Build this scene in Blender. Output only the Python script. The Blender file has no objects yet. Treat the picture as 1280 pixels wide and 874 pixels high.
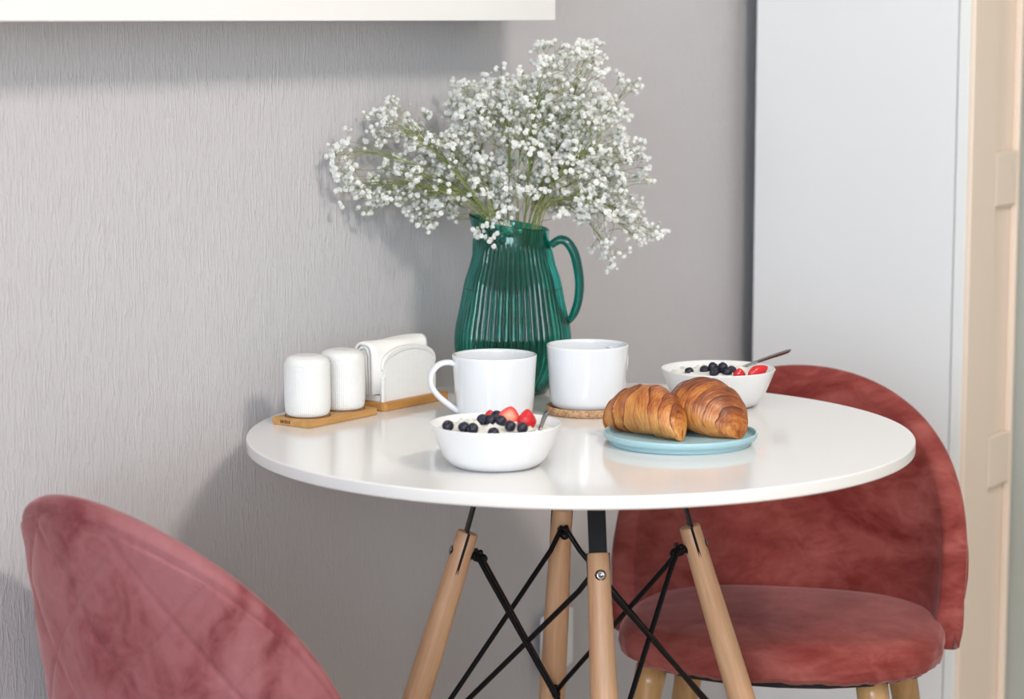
import bpy, bmesh, math, random
from mathutils import Vector, Matrix
from math import sin, cos, pi, radians, sqrt, atan2
random.seed(7)
C = bpy.context.scene.collection
SC = bpy.context.scene

# ------------------------------------------------------------------ camera
FPX = 3022.0
HEAD = radians(56); PITCH = radians(7.8)
CAM = Vector((-2.429, -1.945, 1.2336))
FW = Vector((sin(HEAD)*cos(PITCH), cos(HEAD)*cos(PITCH), -sin(PITCH)))
RT = Vector((cos(HEAD), -sin(HEAD), 0))
UP = RT.cross(FW)
F2 = Vector((sin(HEAD), cos(HEAD), 0))
cd = bpy.data.cameras.new('camera'); cam = bpy.data.objects.new('camera', cd); C.objects.link(cam)
cam.matrix_world = Matrix(((RT.x, UP.x, -FW.x, CAM.x), (RT.y, UP.y, -FW.y, CAM.y), (RT.z, UP.z, -FW.z, CAM.z), (0, 0, 0, 1)))
cd.sensor_fit = 'HORIZONTAL'; cd.sensor_width = 36; cd.lens = FPX/1280*36
cd.clip_start = .05; cd.clip_end = 50
cd.dof.use_dof = True; cd.dof.focus_distance = 2.93; cd.dof.aperture_fstop = 4.8
SC.camera = cam

# ------------------------------------------------------------------ world, lamps, exposure
w = bpy.data.worlds.new('world'); SC.world = w; w.use_nodes = True
bg = w.node_tree.nodes['Background']; bg.inputs['Color'].default_value = (.74, .84, 1, 1); bg.inputs['Strength'].default_value = .65
def area(name, loc, target, sx, sy, power, color, shape='RECTANGLE'):
    l = bpy.data.lights.new(name, 'AREA'); l.shape = shape; l.size = sx
    if shape in ('RECTANGLE', 'ELLIPSE'): l.size_y = sy
    l.energy = power; l.color = color
    o = bpy.data.objects.new(name, l); C.objects.link(o); o.location = loc
    o.rotation_euler = (Vector(target)-Vector(loc)).to_track_quat('-Z', 'Y').to_euler()
    return o
area('ceiling_lamp_light', (-.55, -2.1, 2.62), (.1, -.2, .8), .5, .5, 35, (1, .89, .81))
area('window_light', (-4.62, -2.5, 1.55), (0, -2.5, 1.55), 2.5, 2.0, 128, (.79, .895, 1))
vs = SC.view_settings
vs.view_transform = 'Standard'; vs.look = 'None'; vs.gamma = 1; vs.use_curve_mapping = False; vs.exposure = 0.45

# ------------------------------------------------------------------ helpers
TZ = .74                                                     # height of the table top
def at(px, py, z=TZ):
    d = RT*((px-640)/FPX) - UP*((py-437)/FPX) + FW
    return CAM + d*((z-CAM.z)/d.z)
def atd(px, py, dep):
    return CAM + (RT*((px-640)/FPX) - UP*((py-437)/FPX) + FW)*dep

def mesh(name, V, Fc, mat=None, parent=None, smooth=True, label=None, kind=None):
    me = bpy.data.meshes.new(name); me.from_pydata([tuple(v) for v in V], [], Fc); me.update()
    if smooth: me.polygons.foreach_set('use_smooth', [True]*len(me.polygons))
    o = bpy.data.objects.new(name, me); C.objects.link(o)
    if mat: me.materials.append(mat)
    if parent: o.parent = parent
    if label: o['label'] = label
    if kind: o['kind'] = kind
    return o
def tag(o, label, cat, group=None, kind=None):
    o['label'] = label; o['category'] = cat
    if group: o['group'] = group
    if kind: o['kind'] = kind
    return o
def thing(name, label, cat, loc=(0, 0, 0), rz=0, group=None):
    o = bpy.data.objects.new(name, None); C.objects.link(o); o.empty_display_size = .05
    o.location = loc; o.rotation_euler = (0, 0, rz)
    return tag(o, label, cat, group)
def grid(fn, nu, nv, cu=False, cv=False):
    V = [fn(i/(nu if cu else nu-1), j/(nv if cv else nv-1)) for j in range(nv) for i in range(nu)]
    Fc = []
    for j in range(nv if cv else nv-1):
        for i in range(nu if cu else nu-1):
            a = j*nu+i; b = j*nu+(i+1) % nu; c = ((j+1) % nv)*nu+(i+1) % nu; d = ((j+1) % nv)*nu+i
            Fc.append((a, b, c, d))
    return V, Fc
def lathe_vf(prof, n=64, mod=None, capb=True, capt=False):
    V = []; Fc = []
    for j, (r, z) in enumerate(prof):
        for i in range(n):
            t = 2*pi*i/n; rr = r if mod is None else mod(r, z, t, j)
            V.append((rr*cos(t), rr*sin(t), z))
    m = len(prof)
    for j in range(m-1):
        for i in range(n):
            k = (i+1) % n
            Fc.append((j*n+i, j*n+k, (j+1)*n+k, (j+1)*n+i))
    if capb: Fc.append(tuple(range(n-1, -1, -1)))
    if capt: Fc.append(tuple(range((m-1)*n, m*n)))
    return V, Fc
def lathe(name, prof, mat, parent=None, n=64, mod=None, capb=True, capt=False, loc=None, **k):
    V, Fc = lathe_vf(prof, n, mod, capb, capt)
    o = mesh(name, V, Fc, mat, parent, **k)
    if loc is not None: o.location = loc
    return o
def smoothprof(P, n=6):                                      # Catmull-Rom through profile points
    out = []
    for i in range(len(P)-1):
        p0 = P[max(i-1, 0)]; p1 = P[i]; p2 = P[i+1]; p3 = P[min(i+2, len(P)-1)]
        for k in range(n):
            t = k/n
            out.append(tuple(.5*((2*p1[a])+(-p0[a]+p2[a])*t+(2*p0[a]-5*p1[a]+4*p2[a]-p3[a])*t*t+(-p0[a]+3*p1[a]-3*p2[a]+p3[a])*t**3) for a in range(len(p1))))
    out.append(tuple(P[-1])); return out
def tube_vf(pts, rad, n=10, cap=True, flat=None, up=None):
    """sweep; rad float/list; flat=(a,b) elliptical factors"""
    pts = [Vector(p) for p in pts]; m = len(pts)
    R = rad if isinstance(rad, (list, tuple)) else [rad]*m
    V = []; Fc = []; nrm = None
    for j in range(m):
        t = (pts[min(j+1, m-1)]-pts[max(j-1, 0)]).normalized()
        if nrm is None:
            ref = Vector(up) if up else (Vector((0, 0, 1)) if abs(t.z) < .9 else Vector((1, 0, 0)))
            nrm = (ref-t*ref.dot(t)).normalized()
        else:
            nrm = (nrm-t*nrm.dot(t)).normalized()
        b = t.cross(nrm); fa, fb = flat if flat else (1, 1)
        for i in range(n):
            a = 2*pi*i/n
            V.append(pts[j]+nrm*(R[j]*fa*cos(a))+b*(R[j]*fb*sin(a)))
    for j in range(m-1):
        for i in range(n):
            k = (i+1) % n; Fc.append((j*n+i, j*n+k, (j+1)*n+k, (j+1)*n+i))
    if cap: Fc.append(tuple(range(n-1, -1, -1))); Fc.append(tuple(range((m-1)*n, m*n)))
    return V, Fc
def tube(name, pts, rad, mat, parent=None, n=12, **k):
    flat = k.pop('flat', None); up = k.pop('up', None)
    V, Fc = tube_vf(pts, rad, n, True, flat, up)
    return mesh(name, V, Fc, mat, parent, **k)
def box(name, lo, hi, mat, parent=None, bev=.002, seg=2, label=None, smooth=False, kind=None):
    bm = bmesh.new(); bmesh.ops.create_cube(bm, size=1)
    for v in bm.verts:
        v.co = Vector([lo[a]+(v.co[a]+.5)*(hi[a]-lo[a]) for a in range(3)])
    if bev: bmesh.ops.bevel(bm, geom=bm.edges[:], offset=bev, segments=seg, affect='EDGES', profile=.5)
    me = bpy.data.meshes.new(name); bm.to_mesh(me); bm.free()
    if smooth: me.polygons.foreach_set('use_smooth', [True]*len(me.polygons))
    o = bpy.data.objects.new(name, me); C.objects.link(o); me.materials.append(mat)
    if parent: o.parent = parent
    if label: o['label'] = label
    if kind: o['kind'] = kind
    return o
def prism(name, poly, z0, z1, mat, parent=None, bev=.001):
    bm = bmesh.new(); vs_ = [bm.verts.new((x, y, z0)) for x, y in poly]; f = bm.faces.new(vs_)
    r = bmesh.ops.extrude_face_region(bm, geom=[f])
    for v in r['geom']:
        if isinstance(v, bmesh.types.BMVert): v.co.z = z1
    bmesh.ops.recalc_face_normals(bm, faces=bm.faces[:])
    if bev: bmesh.ops.bevel(bm, geom=bm.edges[:], offset=bev, segments=2, affect='EDGES')
    me = bpy.data.meshes.new(name); bm.to_mesh(me); bm.free()
    o = bpy.data.objects.new(name, me); C.objects.link(o); me.materials.append(mat)
    if parent: o.parent = parent
    return o

# ------------------------------------------------------------------ materials
def mat(name, col, rough=.5, **k):
    m = bpy.data.materials.new(name); m.use_nodes = True
    b = m.node_tree.nodes['Principled BSDF']; b.inputs['Base Color'].default_value = (*col, 1); b.inputs['Roughness'].default_value = rough
    for a, v in k.items():
        b.inputs[a.replace('_', ' ')].default_value = v
    return m
def N(m, t, **k):
    n = m.node_tree.nodes.new(t)
    for a, v in k.items(): setattr(n, a, v)
    return n
def L(m, a, b): m.node_tree.links.new(a, b)
def bsdf(m): return m.node_tree.nodes['Principled BSDF']
def coords(m, scale, kind='Object', rot=(0, 0, 0)):
    tc = N(m, 'ShaderNodeTexCoord'); mp = N(m, 'ShaderNodeMapping'); mp.inputs['Scale'].default_value = scale; mp.inputs['Rotation'].default_value = rot
    L(m, tc.outputs[kind], mp.inputs['Vector']); return mp.outputs['Vector']
def noise(m, vec, scale, detail=3, rough=.5, dist=0):
    n = N(m, 'ShaderNodeTexNoise'); n.inputs['Scale'].default_value = scale; n.inputs['Detail'].default_value = detail
    n.inputs['Roughness'].default_value = rough; n.inputs['Distortion'].default_value = dist
    L(m, vec, n.inputs['Vector']); return n.outputs['Fac']
def ramp(m, fac, stops):
    r = N(m, 'ShaderNodeValToRGB'); e = r.color_ramp.elements
    while len(e) < len(stops): e.new(.5)
    for i, (p, c) in enumerate(stops): e[i].position = p; e[i].color = (*c, 1)
    L(m, fac, r.inputs['Fac']); return r.outputs['Color']
def bump(m, h, strength=.3, dist=.001):
    b = N(m, 'ShaderNodeBump'); b.inputs['Strength'].default_value = strength; b.inputs['Distance'].default_value = dist
    L(m, h, b.inputs['Height']); L(m, b.outputs['Normal'], bsdf(m).inputs['Normal'])
def mix2(m, op, a, b):
    n = N(m, 'ShaderNodeMath', operation=op)
    for i, x in enumerate((a, b)):
        if isinstance(x, (int, float)): n.inputs[i].default_value = x
        else: L(m, x, n.inputs[i])
    return n.outputs[0]

M = {}
# embossed wallpaper
m = M['wallpaper'] = mat('wallpaper', (.56, .545, .56), .62)
v1 = coords(m, (300, 60, 34)); a = noise(m, v1, 1.0, 2, .6, .8)
v2 = coords(m, (330, 300, 160)); b = noise(m, v2, 1.0, 2, .6)
rr = ramp(m, a, [(.50, (0, 0, 0)), (.66, (1, 1, 1))])
bump(m, mix2(m, 'ADD', rr, mix2(m, 'MULTIPLY', b, .6)), .5, .0014)
m = M['side_wall'] = mat('side_wall', (.42, .44, .40), .6)
v = coords(m, (1, 1, 1)); bump(m, noise(m, v, 120, 3), .1, .001)
m = M['ceiling'] = mat('ceiling_paint', (.8, .8, .78), .8)
v = coords(m, (1, 1, 1)); bump(m, noise(m, v, 90, 2), .05, .001)
m = M['floor'] = mat('floor_laminate', (.5, .4, .3), .4)
v = coords(m, (1.5, 14, 1)); L(m, ramp(m, noise(m, v, 3, 5, .6, .6), [(.3, (.42, .31, .22)), (.7, (.6, .48, .36))]), bsdf(m).inputs['Base Color'])
def plain(name, col, rough, bs=.02, sc=60, **k):
    m = mat(name, col, rough, **k); v = coords(m, (1, 1, 1))
    bump(m, noise(m, v, sc, 2), bs, .0005); return m
M['lacquer'] = plain('white_lacquer', (.83, .82, .81), .35)
M['panel'] = plain('white_wardrobe_board', (.80, .81, .82), .4)
M['panel_edge'] = plain('wardrobe_door_edge', (.82, .84, .83), .35)
M['cream'] = plain('cream_door_paint', (.84, .70, .58), .35)
M['tabletop'] = plain('white_table_laminate', (.80, .785, .765), .11, .01, 30)
M['porcelain'] = plain('white_porcelain', (.78, .80, .825), .12, .005, Coat_Weight=.4)
M['bowl'] = plain('satin_white_ceramic', (.81, .81, .81), .28, .006)
M['ceramic'] = plain('matte_white_ceramic', (.80, .79, .765), .24, .02, 200)
M['plastic'] = plain('white_plastic', (.8, .82, .85), .3)
M['black_metal'] = plain('black_painted_steel', (.005, .005, .006), .36, .03, 200, Specular_IOR_Level=.2)
M['black_cloth'] = plain('black_lining_cloth', (.015, .014, .014), .9, .1, 400)
M['steel'] = plain('brushed_steel', (.42, .41, .41), .18, .01, Metallic=1)
M['plate'] = plain('pale_blue_stoneware', (.36, .56, .61), .38, .02, 300)
M['napkin'] = plain('paper_napkin', (.88, .87, .84), .85, .25, 500)
M['calyx'] = plain('green_calyx', (.34, .37, .13), .6)
M['bud'] = plain('small_green_bud', (.62, .66, .42), .6)
# wood
def wood(name, c1, c2, scale, rough=.45, detail=5):
    m = mat(name, c1, rough); v = coords(m, scale)
    f = noise(m, v, 1, detail, .6, .7)
    v2 = coords(m, tuple(s*5 for s in scale)); g = noise(m, v2, 1, 3, .6)
    L(m, ramp(m, mix2(m, 'ADD', mix2(m, 'MULTIPLY', f, .75), mix2(m, 'MULTIPLY', g, .25)), [(.33, c2), (.66, c1)]), bsdf(m).inputs['Base Color'])
    bump(m, g, .12, .0006); return m
M['beech'] = wood('beech_wood', (.65, .40, .24), (.50, .265, .14), (80, 80, 5), .42)
M['oak_leg'] = wood('varnished_oak', (.55, .33, .15), (.40, .215, .08), (60, 60, 6), .22)
M['bamboo'] = wood('bamboo', (.60, .34, .12), (.44, .215, .062), (9, 160, 160), .45)
M['bamboo_dark'] = wood('bamboo_base', (.56, .28, .075), (.40, .17, .035), (9, 160, 160), .45)
M['burnt'] = mat('burnt_stamp', (.13, .055, .02), .7)
m = M['cork'] = mat('cork', (.5, .3, .16), .85)
v = coords(m, (1, 1, 1)); vo = N(m, 'ShaderNodeTexVoronoi'); vo.inputs['Scale'].default_value = 420; L(m, v, vo.inputs['Vector'])
sp = N(m, 'ShaderNodeSeparateColor'); L(m, vo.outputs['Color'], sp.inputs['Color'])
L(m, ramp(m, sp.outputs[0], [(0, (.33, .17, .075)), (.35, (.50, .29, .15)), (1, (.62, .40, .23))]), bsdf(m).inputs['Base Color']); bump(m, vo.outputs['Distance'], .35, .001)
# velvet
def velvet(name, dark, mid, light, sc=5, stretch=(1, 1, 2.2), seed=0):
    m = mat(name, mid, .8); b = bsdf(m)
    tc = N(m, 'ShaderNodeTexCoord'); mp = N(m, 'ShaderNodeMapping'); mp.inputs['Scale'].default_value = stretch; mp.inputs['Location'].default_value = (seed, seed*.7, 0)
    L(m, tc.outputs['Object'], mp.inputs['Vector']); v = mp.outputs['Vector']
    f = noise(m, v, sc, 4, .55, 1.4); g = noise(m, v, sc*3.4, 3, .6, 2.0)
    s = mix2(m, 'ADD', mix2(m, 'MULTIPLY', f, .7), mix2(m, 'MULTIPLY', g, .3))
    L(m, ramp(m, s, [(.36, dark), (.50, mid), (.66, light)]), b.inputs['Base Color'])
    b.inputs['Sheen Weight'].default_value = .42; b.inputs['Sheen Roughness'].default_value = .35; b.inputs['Sheen Tint'].default_value = (1, .62, .60, 1)
    b.inputs['Specular IOR Level'].default_value = .15
    bump(m, noise(m, coords(m, (1, 1, 1)), 900, 2), .12, .0006)
    return m
M['velvet_red'] = velvet('rust_velvet', (.16, .022, .018), (.25, .052, .044), (.37, .105, .09), 4.5, (1.0, 1.0, 1.9), 3)
M['velvet_lit'] = velvet('rust_velvet_lit', (.19, .045, .05), (.29, .10, .105), (.33, .13, .14), 6.5, (1.2, 1.2, 1.0), 9)  # left chair's copy of the velvet, pinkish sheen of the light put into its colour
# green glass
m = M['green_glass'] = mat('green_glass', (.022, .43, .35), .015, Transmission_Weight=1.0, IOR=1.48)
M['green_handle'] = mat('green_handle_glass', (.012, .25, .20), .03, Transmission_Weight=1.0, IOR=1.48)
M['water'] = mat('water', (.80, .97, .93), .0, Transmission_Weight=1.0, IOR=1.33)
# petals
m = M['petal'] = mat('white_petals', (.93, .93, .905), .6)
tr = N(m, 'ShaderNodeBsdfTranslucent'); tr.inputs['Color'].default_value = (.88, .90, .80, 1)
mx = N(m, 'ShaderNodeMixShader'); mx.inputs[0].default_value = .22
L(m, bsdf(m).outputs[0], mx.inputs[1]); L(m, tr.outputs[0], mx.inputs[2]); L(m, mx.outputs[0], m.node_tree.nodes['Material Output'].inputs['Surface'])
m = M['stem'] = mat('green_stems', (.20, .25, .06), .55)
L(m, ramp(m, noise(m, coords(m, (1, 1, 1)), 25, 2), [(.35, (.13, .19, .04)), (.65, (.30, .31, .10))]), bsdf(m).inputs['Base Color'])
# food
m = M['croissant'] = mat('baked_pastry', (.6, .28, .08), .36); b = bsdf(m)
at_ = N(m, 'ShaderNodeAttribute', attribute_name='tone'); uv = coords(m, (34, 2.2, 1), 'UV')
st = noise(m, uv, 1, 5, .65, .5); bl = noise(m, coords(m, (1, 1, 1)), 42, 3, .5)
s = mix2(m, 'ADD', at_.outputs['Fac'], mix2(m, 'ADD', mix2(m, 'MULTIPLY', mix2(m, 'SUBTRACT', st, .5), 1.15), mix2(m, 'MULTIPLY', mix2(m, 'SUBTRACT', bl, .5), .9)))
L(m, ramp(m, s, [(.05, (.12, .024, .005)), (.33, (.29, .072, .012)), (.55, (.49, .165, .032)), (.95, (.72, .34, .10))]), b.inputs['Base Color'])
b.inputs['Coat Weight'].default_value = .12; b.inputs['Coat Roughness'].default_value = .3; bump(m, st, .5, .0012)
m = M['blueberry'] = mat('blueberry_skin', (.012, .014, .045), .42)
L(m, ramp(m, noise(m, coords(m, (1, 1, 1)), 160, 3), [(.40, (.006, .005, .012)), (.75, (.022, .028, .062))]), bsdf(m).inputs['Base Color'])
M['strawberry_skin'] = m = mat('strawberry_skin', (.62, .015, .02), .25, Coat_Weight=.3)
vo = N(m, 'ShaderNodeTexVoronoi'); vo.inputs['Scale'].default_value = 330; L(m, coords(m, (1, 1, 1)), vo.inputs['Vector'])
L(m, ramp(m, vo.outputs['Distance'], [(.0, (.75, .35, .1)), (.12, (.62, .012, .018)), (1, (.55, .01, .016))]), bsdf(m).inputs['Base Color']); bump(m, vo.outputs['Distance'], .4, .001)
m = M['strawberry_flesh'] = mat('strawberry_flesh', (.8, .25, .16), .3)
aa = N(m, 'ShaderNodeAttribute', attribute_name='tone'); L(m, ramp(m, aa.outputs['Fac'], [(0, (.90, .48, .30)), (.45, (.88, .30, .20)), (.8, (.72, .05, .04)), (1, (.6, .015, .018))]), bsdf(m).inputs['Base Color'])
m = M['yogurt'] = mat('cottage_cheese', (.84, .83, .76), .45, Subsurface_Weight=.15); bsdf(m).inputs['Subsurface Scale'].default_value = .003
bump(m, noise(m, coords(m, (1, 1, 1)), 260, 4, .7), .9, .002)

# ------------------------------------------------------------------ room shell
def struct(o, label=None):
    o['kind'] = 'structure'
    if label: o['label'] = label
    return o
XR = 1.33
struct(box('floor', (-4.6, -4.2, -.05), (3.0, .12, 0), M['floor'], bev=0), 'wooden laminate floor')
struct(box('wall_back', (-4.6, 0, 0), (3.0, .12, 2.7), M['wallpaper'], bev=0), 'grey wall covered in finely embossed wallpaper')
struct(box('wall_right', (XR, -4.0, 0), (XR+.1, 0, 2.7), M['side_wall'], bev=0), 'dim grey green wall at the right edge')
struct(box('ceiling', (-4.6, -4.2, 2.7), (3.0, .12, 2.75), M['ceiling'], bev=0), 'white ceiling')
struct(box('wall_front', (-4.6, -3.9, 0), (XR, -3.8, 2.7), M['ceiling'], bev=0), 'plain wall opposite the table')
# left wall with a window (behind the camera)
wf = bpy.data.objects.new('wall_left', None); C.objects.link(wf); struct(wf, 'wall with a window behind the camera')
wy0, wy1, wz0, wz1 = -3.7, -1.3, .55, 2.5
for lo, hi in (((-4.6, -3.8, 0), (-4.5, wy0, 2.7)), ((-4.6, wy1, 0), (-4.5, 0, 2.7)), ((-4.6, wy0, 0), (-4.5, wy1, wz0)), ((-4.6, wy0, wz1), (-4.5, wy1, 2.7))):
    box('wall_panel', lo, hi, M['ceiling'], wf, 0)
win = bpy.data.objects.new('window_1', None); C.objects.link(win); struct(win, 'white framed window')
for lo, hi in (((-4.58, wy0, wz0), (-4.52, wy0+.06, wz1)), ((-4.58, wy1-.06, wz0), (-4.52, wy1, wz1)), ((-4.58, wy0+.06, wz0), (-4.52, wy1-.06, wz0+.06)), ((-4.58, wy0+.06, wz1-.06), (-4.52, wy1-.06, wz1)),
               ((-4.58, -2.54, wz0+.06), (-4.52, -2.46, wz1-.06))):
    box('window_frame', lo, hi, M['lacquer'], win, .003)
# ceiling lamp
cl = thing('ceiling_lamp', 'round white ceiling lamp above the room', 'lamp', (-.55, -2.1, 2.7))
lathe('lamp_base', [(.02, -.03), (.2, -.03), (.22, -.02), (.22, 0)], M['lacquer'], cl, capt=True)

# ------------------------------------------------------------------ upper cabinet
t = thing('wall_cabinet', 'white wall cabinet hanging above the flowers, only its lower edge in view', 'cabinet', (-.6, 0, 1.2305))
box('cabinet_body', (-1.0, -.102, 0), (.984, 0, .7), M['lacquer'], t, .0015)
box('cabinet_door', (-.25, -.12, 0), (.984, -.1025, .7), M['lacquer'], t, .0015)
box('cabinet_door', (-1.0, -.12, 0), (-.254, -.1025, .7), M['lacquer'], t, .0015)

# ------------------------------------------------------------------ wardrobe (stands off the wall, side panel towards the table)
X0, YF = 1.121, -.411
t = thing('wardrobe', 'tall white wardrobe with cream panelled door behind the right chair', 'wardrobe', (X0, YF, 0))
box('side_panel', (0, .0195, 0), (.018, -YF-.036, 2.55), M['panel'], t, .001)
box('carcass', (.018, .02, .05), (XR-X0-.004, -YF-.10, 2.55), M['panel'], t, .001)
d = box('door_edge', (-.001, -.001, .03), (.0035, .017, 2.52), M['panel_edge'], t, .001)
dw = XR-X0-.006
door = box('door', (.0045, .004, .03), (dw, .017, 2.52), M['cream'], t, .001, label='cream panelled door with recessed fields')
def zdoor(px, py):
    dd = RT*((px-640)/FPX)-UP*((py-437)/FPX)+FW; return (CAM+dd*((YF-CAM.y)/dd.y))
zr = [zdoor(1240, 190).z, zdoor(1240, 259).z, zdoor(1240, 543).z, zdoor(1240, 607).z, zdoor(1262, 868).z]
sx = zdoor(1235, 400).x-X0
box('stile', (.0045, -.008, .03), (sx, .004, 2.52), M['cream'], door, .002)
box('stile', (dw-.012, -.008, .03), (dw, .004, 2.52), M['cream'], door, .002)
for a_, b_ in ((zr[1], zr[0]), (zr[3], zr[2]), (zr[4]-.07, zr[4])):
    box('rail', (sx, -.008, a_), (dw-.012, .004, b_), M['cream'], door, .003)

# ------------------------------------------------------------------ wall socket
t = thing('wall_socket', 'white wall socket low on the grey wall behind the table legs', 'socket', (.556, 0, .303))
box('socket_plate', (-.043, -.009, -.045), (.043, 0, .045), M['plastic'], t, .006, 3)
lathe('socket_insert', [(.0, .0008), (.019, .0008), (.02, .004), (.022, .0045), (.023, .0)], M['plastic'], t, 32, capb=False).rotation_euler = (pi/2, 0, 0)
t.children[1].location = (0, -.0085, 0)

# ------------------------------------------------------------------ table
TC = Vector((0, -.405, 0))
t = thing('dining_table', 'round white dining table on splayed beech legs with black wire bracing', 'table', (0, -.405, 0), HEAD*0)
lathe('tabletop', [(0.05, TZ-.015), (.3972, TZ-.015), (.3982, TZ-.01485), (.3996, TZ-.0136), (.3999, TZ-.0128), (.4, TZ-.012), (.4, TZ-.0022), (.4, TZ-.0017), (.3997, TZ-.0008), (.3991, TZ-.0002), (.3984, TZ), (.3974, TZ), (.36, TZ), (0.0, TZ)], M['tabletop'], t, 160, capb=True, label='white laminate top')
lathe('mounting_plate', [(.1, TZ-.019), (.1, TZ-.0152)], M['black_metal'], t, 32, capb=True, capt=True)
a0 = atan2(-F2.y, -F2.x) + radians(7.5)                      # the leg nearest the camera
SPL = .31; RTOP = .136; ZTOP = .62
def rdir(a): return Vector((cos(a), sin(a), 0))
def legpt(a, z, off=0): return rdir(a)*(RTOP+(ZTOP-z)*SPL+off)+Vector((0, 0, z))
ups, lows = [], []
for k in range(4):
    a = a0+k*pi/2; rd = rdir(a); td = Vector((-rd.y, rd.x, 0))
    ax = Vector((rd.x*SPL, rd.y*SPL, -1)).normalized(); nr = (rd-ax*rd.dot(ax)).normalized()
    Lg = ZTOP/abs(ax.z)
    # leg: round dowel, flattened towards the top, slot cut for the strap
    prof = [(0, .0118), (.0015, .0128), (.03, .0136), (.06, .0140), (.16, .0160), (.30, .0175), (.45, .0160), (Lg-.004, .0125), (Lg-.0006, .0118)]
    V = []; n = 32
    for s, r in prof:
        for i in range(n):
            th = 2*pi*i/n; p = Vector((r*cos(th), r*sin(th), -s))
            V.append(p)
    Fc = [(j*n+i, j*n+(i+1) % n, (j+1)*n+(i+1) % n, (j+1)*n+i) for j in range(len(prof)-1) for i in range(n)] + [tuple(range(n-1, -1, -1)), tuple(range((len(prof)-1)*n, len(prof)*n))]
    Fc = [f[::-1] for f in Fc]
    lg = mesh('leg', V, Fc, M['beech'], t)
    lg.matrix_local = Matrix(((nr.x, td.x, -ax.x, (rd*RTOP).x), (nr.y, td.y, -ax.y, (rd*RTOP).y), (nr.z, td.z, -ax.z, ZTOP), (0, 0, 0, 1)))
    # dark slot lines on both flanks of the leg
    for sgn in (-1, 1):
        box('slot', (-.0016, sgn*.0124-.0012, -.052), (.0016, sgn*.0124+.0014, .0003), M['black_metal'], lg, .0003, label='dark slot holding the metal strap')
    # strap from table underside into the leg
    z0, z1 = TZ-.0155, ZTOP-.045
    V = []
    for z in (z0, z1):
        c = rd*(RTOP-(z-ZTOP)*(.26 if z > ZTOP else SPL))+Vector((0, 0, z))
        for q, s_ in ((-1, -1), (1, -1), (1, 1), (-1, 1)):
            V.append(c+td*(.0105*q)+rd*(.0016*s_))
    mesh('strap', V, [(0, 1, 5, 4), (1, 2, 6, 5), (2, 3, 7, 6), (3, 0, 4, 7), (3, 2, 1, 0), (4, 5, 6, 7)], M['black_metal'], t, smooth=False, label='flat black steel strap')
    # through bolts
    for zb_, lst in ((.595, ups), (.37, lows)):
        rl = .0133 if zb_ > .5 else .0172
        c = legpt(a, zb_); out = c+nr*rl; inn = c-nr*rl
        q = nr.to_track_quat('Z', 'Y')
        hd = lathe('bolt', [(0, .0016), (.0022, .0014), (.0026, .0022), (.0042, .0022), (.0054, .0014), (.0056, 0), (.0056, -.003)], M['steel'], t, 24, capb=False, label='steel bolt head in outer face of leg')
        hd.rotation_mode = 'QUATERNION'; hd.rotation_quaternion = q; hd.location = out-nr*.0006
        rg = lathe('ring', [(.0056, .0008), (.0064, .0008), (.0066, -.002)], M['black_metal'], hd, 24, capb=False)
        nt = lathe('cap_nut', [(.0001, .020), (.003, .0192), (.0052, .0165), (.006, .013), (.006, .004), (.0048, .0035), (.0048, 0), (.0072, -.0002), (.0072, -.003)], M['black_metal'], t, 16, capb=False)
        nt.rotation_mode = 'QUATERNION'; nt.rotation_quaternion = (-nr).to_track_quat('Z', 'Y'); nt.location = inn
        lst.append((inn-nr*.003, a))
for k in range(4):
    for s in (1, -1):
        p, a = ups[k]; q, b = lows[(k+s) % 4]
        dirv = (q-p).normalized(); td = Vector((-sin(a), cos(a), 0))*s
        off = Vector((0, 0, .0)) - rdir(a)*(.003 if s > 0 else .007)
        offb = -rdir(b)*(.003 if s > 0 else .007)
        P0, P1 = p+off, q+offb
        sag = [P0+Vector((0, 0, .006))-td*.006, P0+Vector((0, 0, .002))+td*.004, P0+dirv*.03, P0.lerp(P1, .5), P1-dirv*.03, P1+Vector((0, 0, -.002))-(Vector((-sin(b), cos(b), 0))*-s)*.0, P1+Vector((0, 0, -.007))]
        tube('brace_rod', sag, .0033, M['black_metal'], t, 10, label='thin black steel brace rod')

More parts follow.
